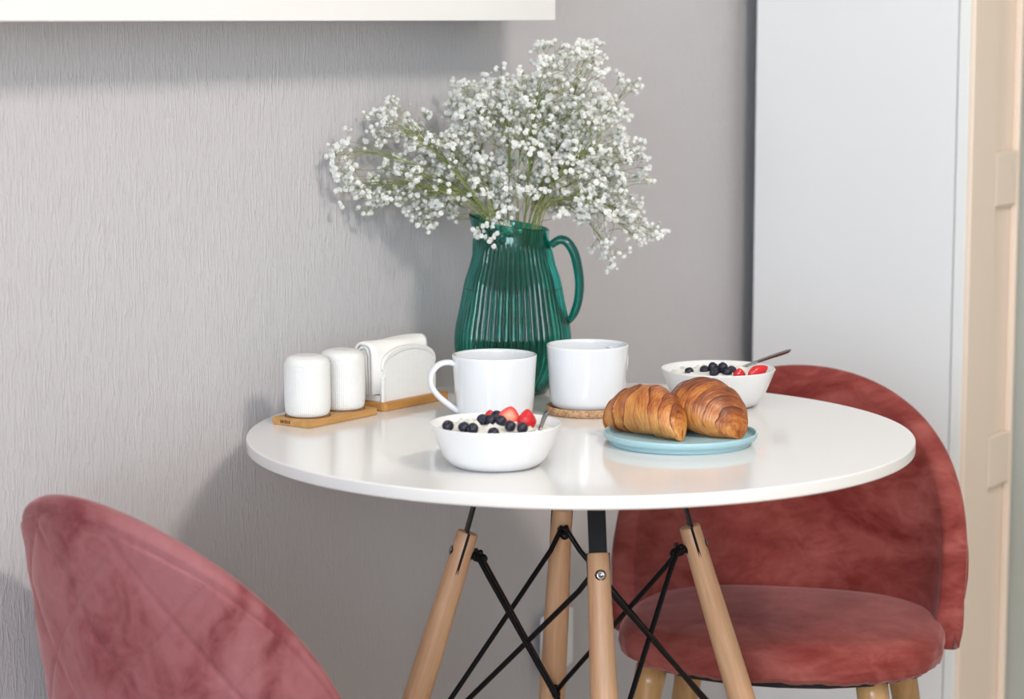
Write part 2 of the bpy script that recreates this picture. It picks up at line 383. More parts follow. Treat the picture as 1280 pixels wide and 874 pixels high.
# ------------------------------------------------------------------ chairs
RX, RY, ZT, TT, E1, E2, LEAN, ZB = .207, .24, .750, 1.427, 1.96, 1.374, .584, .446
def rimz(t): return ZB+(ZT-ZB)*max(0, 1-abs(t/TT)**E1)**(1/E2)
def shellpt(t, z, inset=0):
    s = 1+LEAN*(z-.45)
    return Vector((-(RX*s-inset)*cos(t), (RY*s-inset)*sin(t), z))
def chair(name, label, loc, rz, vel, quilt=True):
    T_ = thing(name, label, 'chair', loc, rz, 'velvet shell chairs at the table')
    zbot = .402; TH = .034
    NU = 261; NK = 110
    # closed section: outer bottom -> outer top -> rim -> inner top -> inner bottom
    V = []; Fc = []; cols = []
    sec = 0
    for i in range(NU):
        u = -1+2*i/(NU-1); t = TT*sin(u*pi/2)*.999
        zr_ = rimz(t); h = zr_-zbot
        endf = min(1, (1-abs(u))/.07); endf = sqrt(max(0.0, 1-(1-endf)**2))
        th = TH*(.30+.70*endf)
        row = []
        rad = th/2
        no, nt_, ni, nb = 150, 10, 30, 8
        # height coordinate k in metres above the bottom
        for j in range(no):
            z = zbot+rad*.6+(h-rad*1.6)*j/(no-1); e = 0
            db = zr_-z
            if quilt and db > .020:
                s_ = t*.27; w = .135
                a = (s_+(z-.5)*.95)/w; b = (s_-(z-.5)*.95)/w
                da = abs(a-round(a))*w*.72; db2 = abs(b-round(b))*w*.72
                e = .0026*math.exp(-(da/.0022)**2)+.0026*math.exp(-(db2/.0022)**2)
                puff = min(da, db2); e -= .0025*min(1, puff/.03)
            if quilt: e += .0032*math.exp(-((db-.017)/.0022)**2)
            row.append(shellpt(t, z, e))
        for j in range(1, nt_):
            a = pi*j/nt_
            row.append(shellpt(t, zr_-rad+rad*sin(a), rad-rad*cos(a)))
        for j in range(ni):
            z = zr_-rad-(h-rad*1.6)*j/(ni-1)
            e = .008*math.exp(-((zr_-rad-z)/.03)**2)*0
            row.append(shellpt(t, z, th+e*0+.004*sin(pi*j/(ni-1))*0))
        for j in range(1, nb):
            a = pi*j/nb
            row.append(shellpt(t, zbot+rad*.6-rad*.6*sin(a), rad+rad*cos(a)))
        sec = len(row); V += row
    for i in range(NU-1):
        for j in range(sec):
            k = (j+1) % sec
            Fc.append((i*sec+j, i*sec+k, (i+1)*sec+k, (i+1)*sec+j))
    Fc.append(tuple(range(sec-1, -1, -1))); Fc.append(tuple((NU-1)*sec+j for j in range(sec)))
    mesh('backrest', V, Fc, vel, T_)
    # seat cushion
    rng = random.Random(5)
    def seat(u, v):
        th = 2*pi*u; ax_ = .174 if cos(th) > 0 else .176; ay = .215
        # v: 0 bottom centre -> 1 top centre
        prof = [(0.0, .408), (.7, .408), (.93, .409), (.985, .416), (1.0, .428), (.995, .441), (.965, .452), (.90, .4595), (.75, .464), (.5, .468), (.25, .470), (0.0, .4705)]
        f = v*(len(prof)-1); i = min(int(f), len(prof)-2); q = f-i
        r = prof[i][0]*(1-q)+prof[i+1][0]*q; z = prof[i][1]*(1-q)+prof[i+1][1]*q
        if .92 < r and z < .43: z += .0010*sin(th*29+2*sin(th*9))+.0007*sin(th*61)
        r *= 1+.004*sin(th*23)*(1 if z < .44 else 0)
        sgx = abs(cos(th))**.74*(1 if cos(th) > 0 else -1); sgy = abs(sin(th))**.74*(1 if sin(th) > 0 else -1)
        return (ax_*r*sgx, ay*r*sgy, z-.014)
    V, Fc = grid(seat, 180, 78, cu=True)
    mesh('seat', V, Fc, vel, T_)
    V, Fc = lathe_vf([(.05, .386), (.150, .386), (.157, .3885), (.160, .400)], 80, lambda r, z, t_, j: r*(1+.02*sin(t_*17)*(j > 1)+.28*sin(t_)**2))
    mesh('seat_lining', V, Fc, M['black_cloth'], T_, label='black lining under the seat')
    for ax_, ay_ in ((.105, .137), (.105, -.148), (-.11, .155), (-.11, -.122)):
        ay_ -= .01
        p0 = Vector((ax_, ay_, .392)); p1 = Vector((ax_*1.5, ay_*1.45, .0))
        tube('leg', [p0.lerp(p1, q) for q in (0, .05, .5, .97, 1)], [.0208, .0208, .0165, .012, .011], M['oak_leg'], T_, 24, label='tapered varnished wooden leg')
    return T_
chair('velvet_chair', 'rust red velvet shell chair behind the table on the right', (.385, -.482, 0), pi+.373, M['velvet_red'])
chair('velvet_chair', 'rust velvet chair with pinkish sheen painted in, at lower left, seen from its quilted back', (-.451, -.274, 0), -.217, M['velvet_lit'])

# ------------------------------------------------------------------ jug with water
jp = at(641, 497)+F2*.045; JUG = Vector((jp.x, jp.y, TZ))
t = thing('glass_jug', 'large ribbed dark green glass jug holding the white flowers', 'jug', JUG)
hdir = atan2(RT.y, RT.x)-radians(4)                          # handle points to the photo's right
prof = smoothprof([(.036, .0008), (.043, .0008), (.049, .006), (.0555, .017), (.0665, .033), (.0745, .05), (.0768, .066), (.0755, .087), (.0700, .1145), (.0628, .150), (.0562, .171), (.0527, .1855), (.0487, .2025), (.0478, .212), (.0485, .224)], 7)
NR = 52
def jmod(r, z, th, j):
    k = max(0, min(1, (z-.006)/.012))*max(0, min(1, (.203-z)/.012))
    return r*(1+.034*k*(abs(cos(NR*th/2))-.64))
def lipz(z, th):
    if z < .19: return z
    q = (z-.19)/.034; d = cos(th-hdir)
    return z+q*(-.0065*d+.007*max(0, -d)**6)
def lipr(r, z, th):
    if z < .185: return r
    q = (z-.185)/.039; d = max(0, -cos(th-hdir))
    return r*(1+.20*q*d**8)
n = 52*12; V = []; Fc = []
outer = prof; inner = [(max(r-.0035, .01), max(z, .007)) for r, z in reversed(prof)]
ring = [(r, z, 1) for r, z in outer]+[(outer[-1][0]-.0012, .2252, 0), (outer[-1][0]-.0026, .2248, 0)]+[(r, z, 0) for r, z in inner if z >= .007 or True]
for r, z, o_ in ring:
    for i in range(n):
        th = 2*pi*i/n
        rr_ = lipr(jmod(r, z, th, 0) if o_ else r, z, th)
        V.append((rr_*cos(th), rr_*sin(th), lipz(z, th)))
m_ = len(ring)
Fc = [(j*n+i, j*n+(i+1) % n, (j+1)*n+(i+1) % n, (j+1)*n+i) for j in range(m_-1) for i in range(n)]
Fc += [tuple(range(n-1, -1, -1)), tuple(range((m_-1)*n, m_*n))]
mesh('jug_body', V, Fc, M['green_glass'], t)
hv = Vector((cos(hdir), sin(hdir), 0))
hp = [(.0505, .197), (.056, .201), (.064, .2045), (.073, .200), (.0815, .186), (.0865, .165), (.0885, .145), (.0865, .123), (.0800, .104), (.0715, .0935)]
hpts = [hv*a+Vector((0, 0, b)) for a, b in smoothprof(hp, 5)]
nn = len(hpts)
tube('handle', hpts, [.0066+.0018*sin(pi*i/(nn-1)) if i < nn-6 else .0066-.0004*(i-nn+6) for i in range(nn)], M['green_handle'], t, 20, flat=(.78, 1.25), up=(0, 0, 1))
win_p = [(r-.0042, max(z, .008)) for r, z in prof if z < .140]
win_p = [(.02, .0078)]+[p for p in win_p if p[1] > .008]+[(win_p[-1][0], .1402), (.0, .1402)]
lathe('water', win_p, M['water'], t, 96, capb=True)

# ------------------------------------------------------------------ baby's breath
JD = (JUG-CAM).dot(FW)
REG = [(428, 190, 15), (440, 226, 17), (465, 246, 20), (488, 150, 19), (476, 178, 12), (505, 232, 26), (528, 170, 24), (545, 210, 34), (538, 256, 24), (575, 122, 14), (590, 135, 25), (600, 180, 38), (622, 108, 15),
       (630, 135, 30), (598, 232, 34), (572, 268, 12), (678, 82, 18), (700, 78, 14), (735, 66, 13), (716, 78, 14), (738, 88, 16), (700, 135, 34), (690, 175, 40), (740, 145, 32), (742, 190, 38), (655, 222, 38), (700, 228, 36), (745, 235, 32),
       (782, 113, 14), (776, 150, 8), (790, 192, 14), (799, 222, 13), (770, 252, 24), (735, 262, 20), (790, 284, 16), (814, 293, 8), (768, 318, 11), (748, 298, 10), (604, 281, 10), (614, 290, 12), (630, 274, 10), (622, 280, 12), (625, 268, 12), (700, 262, 14), (660, 160, 34), (560, 240, 24), (650, 110, 14)]
ENDS = [(436, 186), (455, 232), (492, 155), (532, 182), (530, 245), (580, 140), (598, 190), (628, 125), (655, 175), (672, 104), (690, 145), (730, 78), (742, 134), (780, 116), (735, 190), (785, 205), (770, 262), (790, 292), (600, 240), (650, 225), (700, 230), (616, 285), (758, 306)]
rng = random.Random(21)
def bpoint(px, py, off):
    d = JD+off; P = atd(px, py, d)
    while P.y > -.030: d -= .006; P = atd(px, py, d)
    return P
axes = []
for i, (x, y) in enumerate(ENDS):
    off = rng.uniform(-.075, .07)
    if x < 560: off = rng.uniform(-.09, -.03)
    if y > 280 and x < 640: off = -.058
    E_ = bpoint(x, y, off)
    phi = rng.uniform(0, 2*pi); rr_ = rng.uniform(.0, .028)
    B = JUG+Vector((rr_*cos(phi), rr_*sin(phi), .012+rng.uniform(0, .01)))
    dE = Vector(((E_-JUG).x, (E_-JUG).y, 0)); 
    nd = dE.normalized() if dE.length > 1e-4 else Vector((1, 0, 0))
    NK_ = JUG+nd*min(.034, dE.length*.5)+Vector((0, 0, .226+rng.uniform(0, .006)))
    if y > 275: NK_ = JUG+nd*.046+Vector((0, 0, .246))
    mid = NK_.lerp(E_, .5)+Vector((0, 0, .022 if y > 150 else .004)) + Vector((rng.uniform(-.008, .008), rng.uniform(-.008, .008), 0))
    P = smoothprof([tuple(B), tuple(B.lerp(NK_, .55)), tuple(NK_), tuple(mid), tuple(E_)], 9)
    axes.append([Vector(p) for p in P])
clusters = [[] for _ in ENDS]
allc = []
for (x, y, r) in REG:
    nC = max(2, int(round(r*r/37.0)))
    for _ in range(nC):
        for tr_ in range(12):
            a = rng.uniform(0, 2*pi); q = r*sqrt(rng.random()); px, py = x+q*cos(a), y+q*sin(a)
            if all((px-c[0])**2+(py-c[1])**2 > 36 for c in allc[-25:]): break
        allc.append((px, py))
        off = rng.gauss(-.005, .042); off = max(-.09, min(.085, off))
        if px < 520: off = rng.uniform(-.08, -.02)
        if 596 < px < 642 and py > 266: off = rng.uniform(-.064, -.056)
        P = bpoint(px, py, off)
        best = None
        for k, A_ in enumerate(axes):
            for j in range(20, len(A_)):
                dd = (A_[j]-P).length
                if best is None or dd < best[0]: best = (dd, k, j)
        clusters[best[1]].append((P, best[2]))
IC = [(0, 0, 1), (.894, 0, .447), (.276, .851, .447), (-.724, .526, .447), (-.724, -.526, .447), (.276, -.851, .447), (.724, .526, -.447), (-.276, .851, -.447), (-.894, 0, -.447), (-.276, -.851, -.447), (.724, -.526, -.447), (0, 0, -1)]
IF = [(0, 1, 2), (0, 2, 3), (0, 3, 4), (0, 4, 5), (0, 5, 1), (1, 6, 2), (2, 7, 3), (3, 8, 4), (4, 9, 5), (5, 10, 1), (6, 7, 2), (7, 8, 3), (8, 9, 4), (9, 10, 5), (10, 6, 1), (6, 11, 7), (7, 11, 8), (8, 11, 9), (9, 11, 10), (10, 11, 6)]
def petals(V, Fc, c, axis, R_, rg):
    k = len(V); V += [c+Vector(p)*(R_*rg.uniform(.68, .88)) for p in IC]; Fc += [(k+a, k+b, k+d) for a, b, d in IF]
    ref = Vector((0, 0, 1)) if abs(axis.z) < .9 else Vector((1, 0, 0))
    a1 = axis.cross(ref).normalized(); a2 = axis.cross(a1)
    for ly, (el, cnt, rad) in enumerate(((.0, 6, 1.0), (.6, 5, 1.0), (1.1, 4, .95))):
        ph = rg.uniform(0, 6.28)
        for i in range(cnt):
            a = ph+2*pi*i/cnt+rg.uniform(-.2, .2); e = el+rg.uniform(-.15, .15)
            d = (a1*cos(a)+a2*sin(a))*cos(e)+axis*sin(e); s_ = axis.cross(d)
            if s_.length < 1e-5: continue
            s_.normalize(); L_ = R_*rad*rg.uniform(.85, 1.1); w_ = R_*.5
            up_ = d.cross(s_)*(R_*.12)
            k = len(V)
            V += [c+d*(L_*.08), c+d*(L_*.62)+s_*w_+up_, c+d*L_+s_*(w_*.55)-up_, c+d*L_*.98-s_*(w_*.55), c+d*(L_*.62)-s_*w_+up_]
            Fc += [(k, k+1, k+2, k+3), (k, k+3, k+4)]
SPL_ = ['white blossom spray reaching farthest left, the upper of two at that end', 'white blossom spray at far left, drooping below the leftmost one', 'white blossom spray at left with the highest tip near the wall',
 'short white spray between the left wisps and the dense middle', 'low white spray left of the jug mouth, hanging level', 'white spray at upper left of the dense middle of the bouquet', 'white spray filling the left of the dense middle',
 'white spray rising up left of the bouquet centre', 'white spray in the dense centre, upright above the jug', 'tall white spray topping the bouquet just left of its highest tip', 'white spray in the upper right middle below the highest tips',
 'tallest white spray, its tip the top of the bouquet', 'white spray rising on the right below the tallest tip', 'white spray at upper right with a lone tip pointing outwards', 'white spray in the dense right middle of the bouquet',
 'white spray reaching right at half height of the bouquet', 'white spray leaning right over the jug handle', 'white spray at lower right reaching farthest to the right', 'low white spray just above the spout of the jug',
 'short white spray directly above the jug mouth', 'short white spray above the jug rim on the handle side', 'small white spray hanging down in front of the jug neck', 'lowest white spray on the right, drooping beyond the handle']
for k, A_ in enumerate(axes):
    name = 'gypsophila_spray'
    root = thing(name, SPL_[k], "flower", A_[0], 0, 'sprays of small white flowers in the green jug')
    O = A_[0]; SV, SF = [], []; BV, BF = [], []; GV, GF = [], []
    def addt(pts, r, n=4):
        v_, f_ = tube_vf([p-O for p in pts], r, n, False)
        b_ = len(SV); SV.extend(v_); SF.extend([tuple(b_+i for i in f) for f in f_])
    mj = len(A_)
    addt(A_, [.0010-.0007*i/(mj-1) for i in range(mj)], 6)
    for (P, j) in clusters[k]+[(A_[-1], mj-2)]:
        j0 = max(16, j-rng.randint(4, 9)); Nn = A_[j0]
        dv = P-Nn
        if dv.length > .006:
            tang = (A_[min(j0+1, mj-1)]-A_[j0-1]).normalized()
            m1 = Nn+tang*(dv.length*.35)+dv*.12; m2 = Nn.lerp(P, .72)+Vector((0, 0, .003))
            br = [Vector(p) for p in smoothprof([tuple(Nn), tuple(m1), tuple(m2), tuple(P)], 3)]
            addt(br, [.00048-.0002*i/(len(br)-1) for i in range(len(br))], 4)
            ud = (P-m2).normalized()
        else: ud = Vector((0, 0, 1))
        for s_ in range(rng.randint(2, 3)):
            d1 = (ud*.9+Vector((rng.gauss(0, .6), rng.gauss(0, .6), rng.gauss(.15, .5)))).normalized()
            S1 = P+d1*rng.uniform(.004, .010)
            addt([P, S1], .00032, 3)
            for b_ in range(rng.randint(2, 4)):
                d2 = (d1+Vector((rng.gauss(0, .7), rng.gauss(0, .7), rng.gauss(.1, .6)))).normalized()
                T1 = S1+d2*rng.uniform(.005, .011)
                if T1.y > -.012: T1.y = -.012
                addt([S1, T1], .00028, 3)
                if rng.random() < .84:
                    R_ = rng.uniform(.0027, .0044)
                    petals(BV, BF, T1-O, d2, R_, rng)
                    v_, f_ = tube_vf([T1-O-d2*.0012, T1-O+d2*.0008], [.0004, .0012], 5, False)
                else:
                    v_, f_ = tube_vf([T1-O-d2*.001, T1-O, T1-O+d2*.0012, T1-O+d2*.002], [.0003, .0010, .0010, .0003], 5, True)
                b0 = len(GV); GV += v_; GF += [tuple(b0+i for i in f) for f in f_]
    mesh('stem', SV, SF, M['stem'], root)
    if BV: mesh('blossoms', BV, BF, M['petal'], root, smooth=False, kind='stuff')
    if GV: mesh('buds', GV, GF, M['bud'], root, kind='stuff')

# ------------------------------------------------------------------ mugs, coaster
def mug(label, loc, hang, s=1.0):
    T_ = thing('mug', label, 'mug', loc, 0, 'white mugs on the table')
    H = .080; O_ = smoothprof([(.034*s, 0), (.041*s, .0008), (.0450*s, .0045), (.0470*s, .012), (.0485*s, .030), (.0500*s, .055), (.0517*s, H-.001)], 6)
    I_ = [(r-.0032, max(z, .005)) for r, z in reversed(O_)]
    prof = [(.030*s, .0012), (.032*s, 0)]+O_+[(.0512*s, H-.0002), (.0502*s, H), (.0490*s, H-.0008)]+[p for p in I_ if p[1] > .005]+[(.038*s, .006), (.0, .0055)]
    lathe('mug_body', prof, M['porcelain'], T_, 96)
    hd = Vector((cos(hang), sin(hang), 0))
    hp = [(.0480*s, .0685), (.0560*s, .0715), (.068*s, .0700), (.0775*s, .0610), (.0800*s, .0500), (.0775*s, .0400), (.0690*s, .0290), (.0575*s, .0190), (.0462*s, .0105)]
    P = [hd*a+Vector((0, 0, b)) for a, b in smoothprof(hp, 5)]
    tube('handle', P, .0052, M['porcelain'], T_, 16, flat=(.72, 1.25), up=(0, 0, 1))
    return T_
mh = atan2(-RT.y, -RT.x)
p = at(618, 518.0)+F2*.018
MUG1 = Vector((p.x, p.y, TZ)); P_ = (at(618, 529, TZ) + F2*.041)
mug('white porcelain mug with looped handle, in front of the green jug', (P_.x, P_.y, TZ), mh+radians(14), 1.02)
p = at(735, 524)+F2*.0515; COA = Vector((p.x, p.y, TZ))
lathe('cork_coaster', [(.02, 0), (.0495, 0), (.0515, .0015), (.0518, .008), (.0505, .0102), (.0490, .0100), (.0482, .0072), (0, .0070)], M['cork'], None, 72, loc=COA)
tag(bpy.data.objects['cork_coaster'], 'round cork coaster beneath the rear white mug', 'coaster')
mug('white mug standing on the cork coaster, handle turned away', (COA.x+.001, COA.y, TZ+.0072), atan2(F2.y, F2.x)-radians(38), 1.0)

# ------------------------------------------------------------------ bowls and their food
BP = [(.030, .0012), (.033, 0), (.0420, .0004), (.0490, .0035), (.0560, .0095), (.0615, .0190), (.0672, .0325), (.0725, .0462), (.0733, .0478), (.0728, .0487), (.0715, .0484), (.0655, .0330), (.0595, .0195), (.0530, .0105), (.044, .0055), (.0, .0045)]
def bowl(label, loc):
    o = lathe('bowl', smoothprof(BP[1:8], 5)[:-1]+BP[7:], M['bowl'], None, 96, loc=loc, capb=True)
    return tag(o, label, 'bowl', 'white breakfast bowls')
def inr(z): return .0595+(z-.0195)/(.0484-.0195)*.012
def curds(label, loc, z0, seed, mound=.006):
    rg = random.Random(seed); r0 = inr(z0)-.0012
    bumps = [(rg.uniform(-r0, r0), rg.uniform(-r0, r0), rg.uniform(.0025, .0045), rg.uniform(.0018, .0042)) for _ in range(150)]
    def f(u, v):
        r = r0*v; x, y = r*cos(2*pi*u), r*sin(2*pi*u)
        z = z0+mound*(1-v*v)
        for bx, by, br, bh in bumps:
            d2 = ((x-bx)**2+(y-by)**2)/(br*br)
            if d2 < 4: z += bh*math.exp(-d2*1.6)*min(1, (1-v)*8)
        return (x, y, z)
    V, Fc = grid(f, 90, 36, cu=True)
    o = mesh('curd_cheese', V, Fc, M['yogurt']); o.location = loc
    return tag(o, label, 'food', kind='stuff'), f
berry_me = None
def berry(label, group, P, r, rg):
    global berry_me
    if berry_me is None:
        prof = []
        for j in range(13):
            a = -pi/2+pi*j/12; rr_, z = cos(a), .9*sin(a)
            prof.append((max(rr_, .001), z))
        prof = prof[:-2]+[(.36, .93), (.30, .86), (.16, .76), (.0, .74)]
        o = lathe('blueberry', prof, M['blueberry'], None, 20, lambda r_, z, t_, j: r_*(1+(.13*cos(5*t_) if j == 11 else 0)))
        berry_me = o.data
    else:
        o = bpy.data.objects.new('blueberry', berry_me); C.objects.link(o)
    o.location = P; o.scale = (r, r, r); o.rotation_euler = (rg.uniform(-1.4, 1.4), rg.uniform(-1.2, 1.2), rg.uniform(0, 6))
    tag(o, label, 'blueberry', group); return o
def strawberry(label, P, h, wd, rz, tilt, roll=0):
    """lengthwise half strawberry: flesh face towards local -Y"""
    T_ = thing('strawberry_half', label, 'strawberry', P, rz, None); T_.rotation_euler = (tilt, roll, rz)
    def out(a):                                              # outline radius: pointed top, rounded shoulders
        x = sin(a)*wd*.5*(1-.38*max(0, cos(a))**1.0); z = cos(a)*h*.5*(1 if cos(a) > 0 else .8)
        return x, z
    n = 40
    def skin(u, v):
        x, z = out(2*pi*u); q = cos(v*pi/2); return (x*q, wd*.34*sin(v*pi/2), z*q)
    V, Fc = grid(skin, n, 10, cu=True); mesh('skin', V, Fc, M['strawberry_skin'], T_)
    V = []; tone = []
    for j in range(8):
        q = j/7
        for i in range(n):
            x, z = out(2*pi*i/n); V.append((x*q, -.0004*(1-q), z*q)); tone.append(q)
    Fc = [(j*n+i, j*n+(i+1) % n, (j+1)*n+(i+1) % n, (j+1)*n+i) for j in range(7) for i in range(n)]
    o = mesh('cut_face', V, Fc, M['strawberry_flesh'], T_, label='pale pink cut face with red edge')
    at2 = o.data.attributes.new('tone', 'FLOAT', 'POINT'); at2.data.foreach_set('value', tone)
    return T_
camz = atan2(RT.y, RT.x)                                     # local +X along the photo's right, -Y towards the camera
rg = random.Random(3)
p = at(619, 591.7)+F2*.046; B1 = Vector((p.x, p.y, TZ))
bowl('white bowl of curd cheese and berries at the front of the table', B1)
curds('white curd cheese filling the front bowl under its berries', B1, .0400, 4, .0085)
FB = iter(['left blueberry of the touching pair at left in the front bowl', 'right blueberry of the touching pair at left in the front bowl', 'leftmost blueberry of the heap below the strawberries, front bowl', 'second blueberry from left of the heap in the front bowl',
 'third blueberry of the heap, in front of the pale strawberry half', 'blueberry behind the heap in the front bowl, mostly hidden', 'left one of the two blueberries below the strawberries, front bowl', 'blueberry at the foot of the red strawberry wedge, front bowl'])
B1L = [((560, 532.5), 'blueberry lying alone at the left rim of the front bowl', None),
       ((580, 534.5), None, 1), ((591, 536), None, 1), ((603, 525), None, 2), ((613.5, 525.5), None, 2), ((626, 526.5), None, 2), ((621, 520), None, 2),
       ((637.6, 533), None, 3), ((653, 535.5), None, 3), ((617, 541.5), 'blueberry half hidden by the near rim of the front bowl', None)]
GL = {1: ('one of two touching blueberries left of centre in the front bowl', 'pair of blueberries in the front bowl'),
      2: ('blueberry in the heap beneath the strawberries of the front bowl', 'heaped blueberries in the front bowl'),
      3: ('one of two blueberries at the foot of the red strawberry slice, front bowl', 'right pair of blueberries in the front bowl')}
for (x, y), lb, g in B1L:
    z = TZ+.0450 if y > 540 else (TZ+.0505 if y > 530 else TZ+.0530)
    berry(lb or next(FB), None if lb else GL[g][1], at(x, y, z), .0066, rg)
strawberry('cut strawberry half with pale flesh, middle of the front bowl', at(637, 520, TZ+.0555), .0215, .024, camz+.1, -.25, .25)
strawberry('bright red strawberry wedge beside the spoon in the front bowl', at(658.5, 526, TZ+.0535), .026, .022, camz+pi+.2, .15, -.12)
strawberry('small strawberry piece behind the blueberries in the front bowl', at(612.5, 520, TZ+.0520), .014, .013, camz+pi, 0, 0)
def spoon(label, P0, P1, w0, w1, side, aim):
    T_ = thing('teaspoon', label, 'spoon', P0, 0, 'steel teaspoons in the bowls')
    V = []; Fc = []; n = 14; d = (P1-P0); dn = d.normalized(); s_ = Vector((-dn.y, dn.x, 0)).normalized(); u_ = s_.cross(dn)*-1
    if u_.z < 0: u_ = -u_
    s_, u_ = s_*cos(side)-u_*sin(side), u_*cos(side)+s_*sin(side)
    for i in range(n+1):
        q = i/n; w_ = w0+(w1-w0)*q**1.4
        if i == n: w_ *= .55
        if i == n-1: w_ *= .9
        c = d*q+u_*(.0008*sin(pi*q)); th = .0010
        V += [c-s_*w_-u_*th, c+s_*w_-u_*th, c+s_*w_+u_*th*.7, c-s_*w_+u_*th*.7]
    for i in range(n):
        for j in range(4): Fc.append((i*4+j, i*4+(j+1) % 4, i*4+4+(j+1) % 4, i*4+4+j))
    Fc += [(3, 2, 1, 0), tuple(n*4+j for j in range(4))]
    mesh('spoon_handle', V, Fc, M['steel'], T_)
    # bowl of the spoon, sunk in the curd
    bd = (aim-P0).normalized(); s_ = Vector((-bd.y, bd.x, 0)).normalized()
    def f(u, v):
        a = 2*pi*u; r = v
        return bd*(.015+.015*r*cos(a))+s_*(.0105*r*sin(a))+Vector((0, 0, -.004*(1-r*r)))
    V, Fc = grid(f, 24, 6, cu=True); o = mesh('spoon_bowl', V, Fc, M['steel'], T_)
    sm = o.modifiers.new('thick', 'SOLIDIFY'); sm.thickness = .001
    return T_
spoon('steel teaspoon tip resting on the rim of the front bowl', at(675, 537, TZ+.046), at(684, 514.5, TZ+.0600), .0020, .0034, .3, B1+Vector((0, 0, .030)))

p = at(898, 514)+F2*.046; B2 = Vector((p.x, p.y, TZ))+RT*.003
bowl('white bowl of berries and curd behind the croissants', B2)
curds('white curd cheese in the rear bowl under blueberries', B2, .0390, 9, .0095)
G2 = 'blueberries piled in the rear bowl'
RBL = ['leftmost blueberry of the rear bowl pile', 'upper left blueberry of the rear bowl pile', 'lower blueberry of the rear pile, near the bowl rim', 'topmost blueberry right of the rear pile top', 'blueberry of the rear pile touching the small strawberry piece at its left',
       'rightmost blueberry of the rear bowl pile', 'low middle blueberry of the rear pile between its neighbours']
for i, (x, y, z) in enumerate([(861.5, 465, .0455), (881, 463, .048), (891, 459, .052), (893, 466, .048), (903.5, 459, .054), (909, 465.5, .048), (914.5, 463.5, .049), (899, 466, .046)]):
    if i == 0: berry('single blueberry apart at the left of the rear bowl', None, at(x, y, TZ+z), .0062, rg)
    else: berry(RBL[i-1], G2, at(x, y, TZ+z), .0066, rg)
strawberry('small round strawberry piece beside the blueberries in the rear bowl', at(924, 467.5, TZ+.0475), .015, .016, camz+pi, 0, 0)
strawberry('long red strawberry piece under the spoon in the rear bowl', at(946, 466, TZ+.0485), .034, .019, camz+pi+.3, .1, -1.15)
rim2 = B2+RT*.056+F2*.0455+Vector((0, 0, .0502))
dirn = (RT*.77+F2*.64+Vector((0, 0, .16))).normalized()
spoon('steel teaspoon leaning out of the rear bowl to the right', rim2-dirn*.032, rim2+dirn*.060, .0030, .0052, .75, B2+Vector((0, 0, .030)))

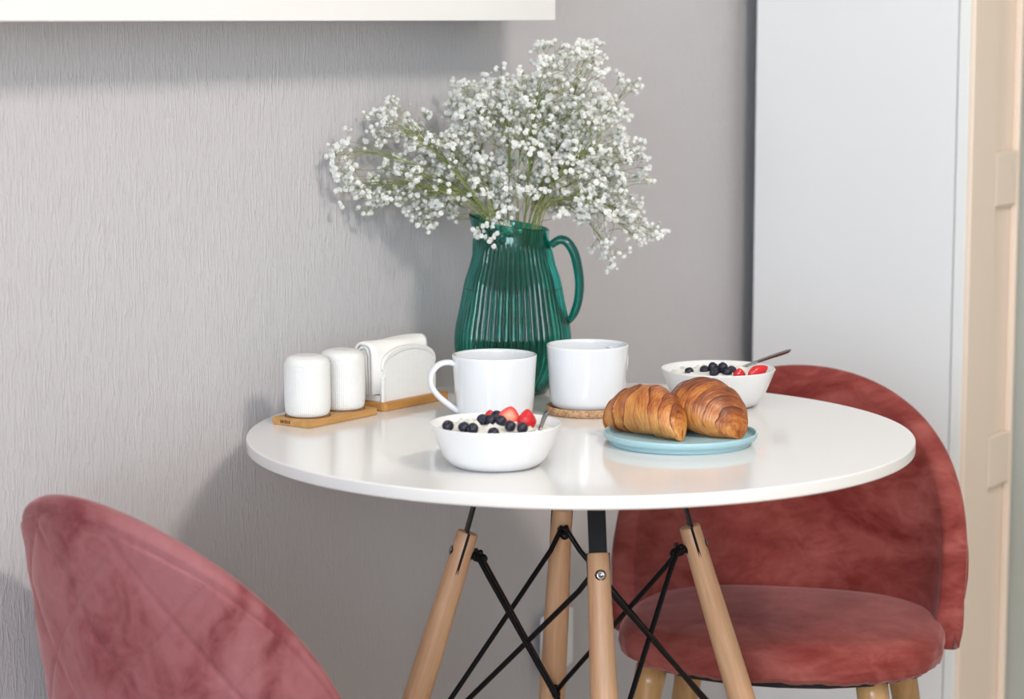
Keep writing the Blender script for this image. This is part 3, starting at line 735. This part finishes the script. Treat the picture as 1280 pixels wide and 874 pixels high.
# ------------------------------------------------------------------ plate and croissants
p = at(849, 569.4)+F2*.083; PL = Vector((p.x, p.y, TZ))+RT*.007
pl = lathe('plate', smoothprof([(.04, .0012), (.078, .0008), (.081, .0002), (.0825, .0006), (.0835, .0035), (.0855, .0055), (.0885, .0072), (.0900, .0100), (.0903, .0128), (.0897, .0142), (.0885, .0143), (.0873, .0130), (.0862, .0098), (.0835, .0075), (.075, .0068), (.04, .0065), (.0, .0065)], 3), M['plate'], None, 120, loc=PL)
tag(pl, 'pale blue stoneware plate with raised rim under two croissants', 'plate')
def croissant(label, loc, rz, Lh, Rm, curv, seed, tilt=0, roll=0, nl=3.3, squash=.95):
    T_ = None; rg = random.Random(seed); ph = [rg.uniform(0, 6.28) for _ in range(8)]
    NU, NV = 260, 110; V = []; tone = []; uvs = []
    for i in range(NU):
        u = -1+2*i/(NU-1); U_ = sin(u*pi/2)*.6+u*.4
        au = abs(U_)
        base = Rm*(max(0, 1-au**(1.9 if U_ > 0 else 2.9))**.62*.86+.14*max(0, 1-au**8)**.5)
        for j in range(NV):
            v_ = 2*pi*j/NV
            q = (au**1.15+.03*sin(au*9+ph[3]))*nl + .36*sin(v_+ph[0 if U_ > 0 else 1]) + .13*sin(2*v_+ph[2])+.05*sin(5*v_+ph[7]+3*U_) + (.45 if U_ > 0 else .2)
            f = q-math.floor(q)
            g = min(1, f/.16); g = g*g*(3-2*g); g *= 1-.62*max(0, (f-.16)/.84)**1.3
            # f=0: start of the layer tucked beneath the previous one
            first = q < 1
            layer = math.floor(q)
            am = .12+.05*sin(2*v_+ph[6]+4*U_)
            r = base*(1-am*.5+am*(1-f)**.8 if layer >= 1 else 1+am*.25*(1-f))
            lip = math.exp(-(f/.05)**2) if layer >= 1 else 0
            r *= 1-.075*math.exp(-((f-.02)/.045)**2)*(1 if layer >= 1 else 0)
            fine = .012*sin(q*34+2*sin(v_*2+ph[4]))*math.exp(-((f-.45)/.35)**2)
            r *= 1+fine*.5+.018*sin(v_*3+ph[5]+U_*4)+.012*sin(v_*7+ph[6]+U_*9)
            x = Lh*U_; y = -curv*(U_*U_)
            V.append((x, y+r*cos(v_)*1.0, base*squash+r*sin(v_)*squash))
            up_ = sin(v_)
            tn = .52 + .30*(f-.35) - .25*max(0, up_) - .30*math.exp(-((f-.04)/.07)**2)*(layer >= 1) + .06*fine/.012 + .10*(1-up_)*.5
            tn += .22*max(0, au-.72)/.28*(1 if seed == 1 else .1) + (.04 if seed == 1 else -.07)
            tone.append(tn); uvs.append((U_*1.0, j/NV))
    Fc = []
    for i in range(NU-1):
        for j in range(NV):
            k = (j+1) % NV; Fc.append((i*NV+j, (i+1)*NV+j, (i+1)*NV+k, i*NV+k))
    Fc += [tuple(range(NV)), tuple((NU-1)*NV+NV-1-j for j in range(NV))]
    V = [(x, y, max(z, -.0003+.0015*(1-cos(x*200))*0)) for x, y, z in V]
    o = mesh('croissant', V, Fc, M['croissant'])
    a_ = o.data.attributes.new('tone', 'FLOAT', 'POINT'); a_.data.foreach_set('value', tone)
    ul = o.data.uv_layers.new(name='uv'); li = [0]*len(o.data.loops); o.data.loops.foreach_get('vertex_index', li)
    # wrap-safe: map v to a triangle wave so there is no seam
    ul.data.foreach_set('uv', [c for vi in li for c in (uvs[vi][0], abs(uvs[vi][1]*2-1)*2)])
    o.location = loc; o.rotation_euler = (tilt, roll, rz)
    return tag(o, label, 'croissant', 'croissants on the blue plate')
p = at(813, 543, TZ+.0065); 
croissant('lighter golden croissant on the left of the blue plate', (p.x, p.y, TZ+.0068), camz-radians(45), .0600, .0302, .012, 1)
p = at(880, 541, TZ+.0065)
croissant('darker brown croissant on the right of the plate, tip towards the viewer', (p.x, p.y, TZ+.0068), camz-radians(62), .058, .0395, -.012, 2, nl=4.2, squash=.80)

# ------------------------------------------------------------------ shakers on their tray
B = at(386.3, 536.4); rz = radians(53.5-56)
t = tag(bpy.data.objects.new('shaker_tray', None), 'small bamboo tray under the two white shakers', 'tray'); C.objects.link(t)
t.location = (B.x, B.y, TZ); t.rotation_euler = (0, 0, rz)
LTR, WTR = .130, .060
# board with two round recesses: built as top with holes via grid rings
def tray_mesh():
    bm = bmesh.new()
    bmesh.ops.create_cube(bm, size=1)
    for v in bm.verts: v.co = Vector(((v.co.x+.5)*LTR, (v.co.y+.5)*WTR, (v.co.z+.5)*.0095))
    bmesh.ops.bevel(bm, geom=bm.edges[:], offset=.001, segments=2, affect='EDGES')
    me = bpy.data.meshes.new('board'); bm.to_mesh(me); bm.free(); return me
bo = bpy.data.objects.new('board', tray_mesh()); C.objects.link(bo); bo.parent = t; bo.data.materials.append(M['bamboo'])
SH = [(.0325, .0305), (.0985, .0305)]
for (x, y) in SH:
    o = lathe('recess_ring', [(.0268, .0096), (.0283, .0098), (.0290, .0092)], M['burnt'], t, 48, capb=False); o.location = (x, y, 0); o['label'] = 'dark rim of the round recess'
st_ = [];
for i, (yy, ww) in enumerate(((.0125, .0022), (.0158, .0010), (.0180, .0022), (.0212, .0012), (.0235, .0022), (.0268, .0016))):
    V = [(-.0001-.0002, y_, z_) for y_ in (yy+.018, yy+.018+ww) for z_ in (.0030, .0068)]+[(.0005, y_, z_) for y_ in (yy+.018, yy+.018+ww) for z_ in (.0030, .0068)]
    b_ = len(st_)*8; st_.append((V, [tuple(b_+k for k in f) for f in ((0, 1, 3, 2), (4, 6, 7, 5), (0, 2, 6, 4), (1, 5, 7, 3), (0, 4, 5, 1), (2, 3, 7, 6))]))
mesh('stamp', [v for a in st_ for v in a[0]], [f for a in st_ for f in a[1]], M['burnt'], t, smooth=False, label='small burnt maker stamp on the tray end')
def shaker(label, loc):
    H = .0755; prof = []
    for (r, z) in smoothprof([(.018, 0), (.0235, .0006), (.0262, .0035), (.0275, .0085), (.0281, .020), (.0282, .04), (.0281, .058), (.0277, .0650)], 9): prof.append((r, z))
    prof += [(.0268, .0690), (.0245, .0717), (.0205, .0738), (.015, .0748), (.0135, .0751), (.012, .0749), (.006, .0754), (.0, .0755)]
    NB = 34
    def md(r, z, th, j):
        if .002 < z < .066:
            row = z/.0026; k = 1 if int(row) % 2 else 0
            b_ = max(0, cos(NB*th+k*0.0))*abs(sin(pi*row))**.7
            e_ = max(0, -cos(NB*th))*abs(sin(pi*(row+.5)))**.7
            return r+.0013*(b_+e_)-.0006
        return r
    dense = []
    for a, b in zip(prof[:-1], prof[1:]):
        nseg = max(1, int(abs(b[1]-a[1])/.0007))
        for q in range(nseg): dense.append((a[0]+(b[0]-a[0])*q/nseg, a[1]+(b[1]-a[1])*q/nseg))
    dense.append(prof[-1])
    o = lathe('shaker', dense, M['ceramic'], None, NB*7, md, loc=loc)
    return tag(o, label, 'shaker', 'white shakers on the bamboo tray')
Mt = Matrix.Rotation(rz, 3, 'Z')
for (x, y), lb in zip(SH, ('white knit textured shaker on the tray, nearest the table edge', 'white knit textured shaker on the tray, beside the napkin holder')):
    P = B+Mt@Vector((x, y, 0)); shaker(lb, (P.x, P.y, TZ+.0098))

# ------------------------------------------------------------------ napkin holder
NB_ = at(481.2, 515.3); rz = radians(-3)
t = thing('napkin_holder', 'white ceramic napkin holder with arched sides on a bamboo base', 'napkin holder', (NB_.x, NB_.y, TZ), rz)
prism('wooden_base', [(.004, 0), (.128, 0), (.132, .004), (.132, .060), (.128, .064), (.004, .064), (0, .060), (0, .004)], 0, .0105, M['bamboo_dark'], t, .001)
t.children[0]['label'] = 'honey brown bamboo base'
def archz(s):                                                # plate height at s in 0..1
    return .046+.0225*sqrt(max(0, 1-(2*s-1)**2))**1.0
def plate_part(y0, y1, relief):
    Wd = .106; x0 = .0075; n, mk = 150, 90
    V = []; Fc = []
    def P(s, k, y, rl):
        h = archz(s); z = .0105+h*k; x = x0+Wd*s; e = 0
        if rl:
            # border: distance from the arched edge
            cx, cz = .5, .046
            dz = (h-(z-.0105)); dx = min(s, 1-s)*Wd
            edge = min(dz*.75, dx if k < .62 else dz)
            if edge < .0045: e = .0020
            else:
                row = z/.0032; NBc = 2*pi/ .0046
                e = .0017*(max(0, cos(NBc*x))*abs(sin(pi*row))+max(0, -cos(NBc*x))*abs(sin(pi*(row+.5))))
        return (x, y-e, z)
    for j in range(mk):
        for i in range(n): V.append(P(i/(n-1), j/(mk-1), y0, relief))
    for j in range(mk):
        for i in range(n): V.append(P(i/(n-1), j/(mk-1), y1, False))
    o_ = n*mk
    for j in range(mk-1):
        for i in range(n-1):
            a = j*n+i; Fc.append((a, a+1, a+n+1, a+n)); Fc.append((o_+a, o_+a+n, o_+a+n+1, o_+a+1))
    for i in range(n-1):
        Fc.append((i, o_+i, o_+i+1, i+1)); a = (mk-1)*n+i; Fc.append((a, a+1, o_+a+1, o_+a))
    for j in range(mk-1):
        a = j*n; Fc.append((a, a+n, o_+a+n, o_+a)); a = j*n+n-1; Fc.append((a, o_+a, o_+a+n, a+n))
    return mesh('arched_side', V, Fc, M['ceramic'], t)
plate_part(.0105, .0150, True); plate_part(.0500, .0545, False)
box('holder_floor', (.0075, .0135, .0105), (.1135, .0515, .0190), M['ceramic'], t, .001)
Mn = Matrix.Rotation(rz, 3, 'Z')
def napkin(label, hw, ztop, zbot1, zbot2, th, x0, x1, yc, seed):
    rg = random.Random(seed); sec = []
    outer = [(-hw, zbot1)]; n = 16
    rt = min(hw, .013)
    pts = [(-hw, zbot1), (-hw-.0004, (zbot1+ztop)/2), (-hw, ztop-rt)]+[(-hw+rt-rt*cos(a), ztop-rt+rt*sin(a)) for a in [pi/2*k/5 for k in range(1, 6)]]+[(hw-rt+rt*sin(a), ztop-rt+rt*cos(a)) for a in [pi/2*k/5 for k in range(0, 6)]]+[(hw+.0004, (zbot2+ztop)/2), (hw, zbot2)]
    inn = []
    m_ = len(pts)
    for i, (y, z) in enumerate(pts):
        a = Vector(pts[max(i-1, 0)]); b = Vector(pts[min(i+1, m_-1)]); d = (b-a).normalized()
        inn.append((y+d.y*th, z-d.x*th) if False else (y+ (d.y)*th, z+(-d.x)*th))
    ringp = pts+inn[::-1]; K = len(ringp); V = []; nx = 26
    for i in range(nx):
        q = i/(nx-1); x = x0+(x1-x0)*q; e = min(1, min(q, 1-q)/.06); e = .86+.14*sqrt(max(0, 1-(1-e)**2))
        for (y, z) in ringp:
            V.append((x+.001*sin(z*300+seed), yc+y*e+.0006*sin(x*90+z*60+seed), (ztop+zbot1)/2+(z-(ztop+zbot1)/2)*(.975+.025*e)+.0008*sin(x*70+y*200+seed)))
    Fc = [(i*K+j, i*K+(j+1) % K, (i+1)*K+(j+1) % K, (i+1)*K+j) for i in range(nx-1) for j in range(K)]
    # end caps as strips
    for i in (0, nx-1):
        for j in range(m_-1):
            f = (i*K+j, i*K+j+1, i*K+K-2-j, i*K+K-1-j); Fc.append(f if i else f[::-1])
    o = mesh('folded_napkin', V, Fc, M['napkin']); o.location = (NB_.x, NB_.y, TZ); o.rotation_euler = (0, 0, rz)
    return tag(o, label, 'napkin', 'folded napkins in the holder')
napkin('outermost white folded napkin wrapped over the others in the holder', .0180, .0865, .0215, .0215, .0045, -.004, .108, .0325, 1)
napkin('second white folded napkin, inside the outermost one', .0132, .0822, .0205, .0205, .0046, -.004, .1065, .0325, 2)
napkin('innermost white folded napkin in the middle of the holder', .0083, .0778, .0200, .0200, .0060, -.004, .105, .0325, 3)
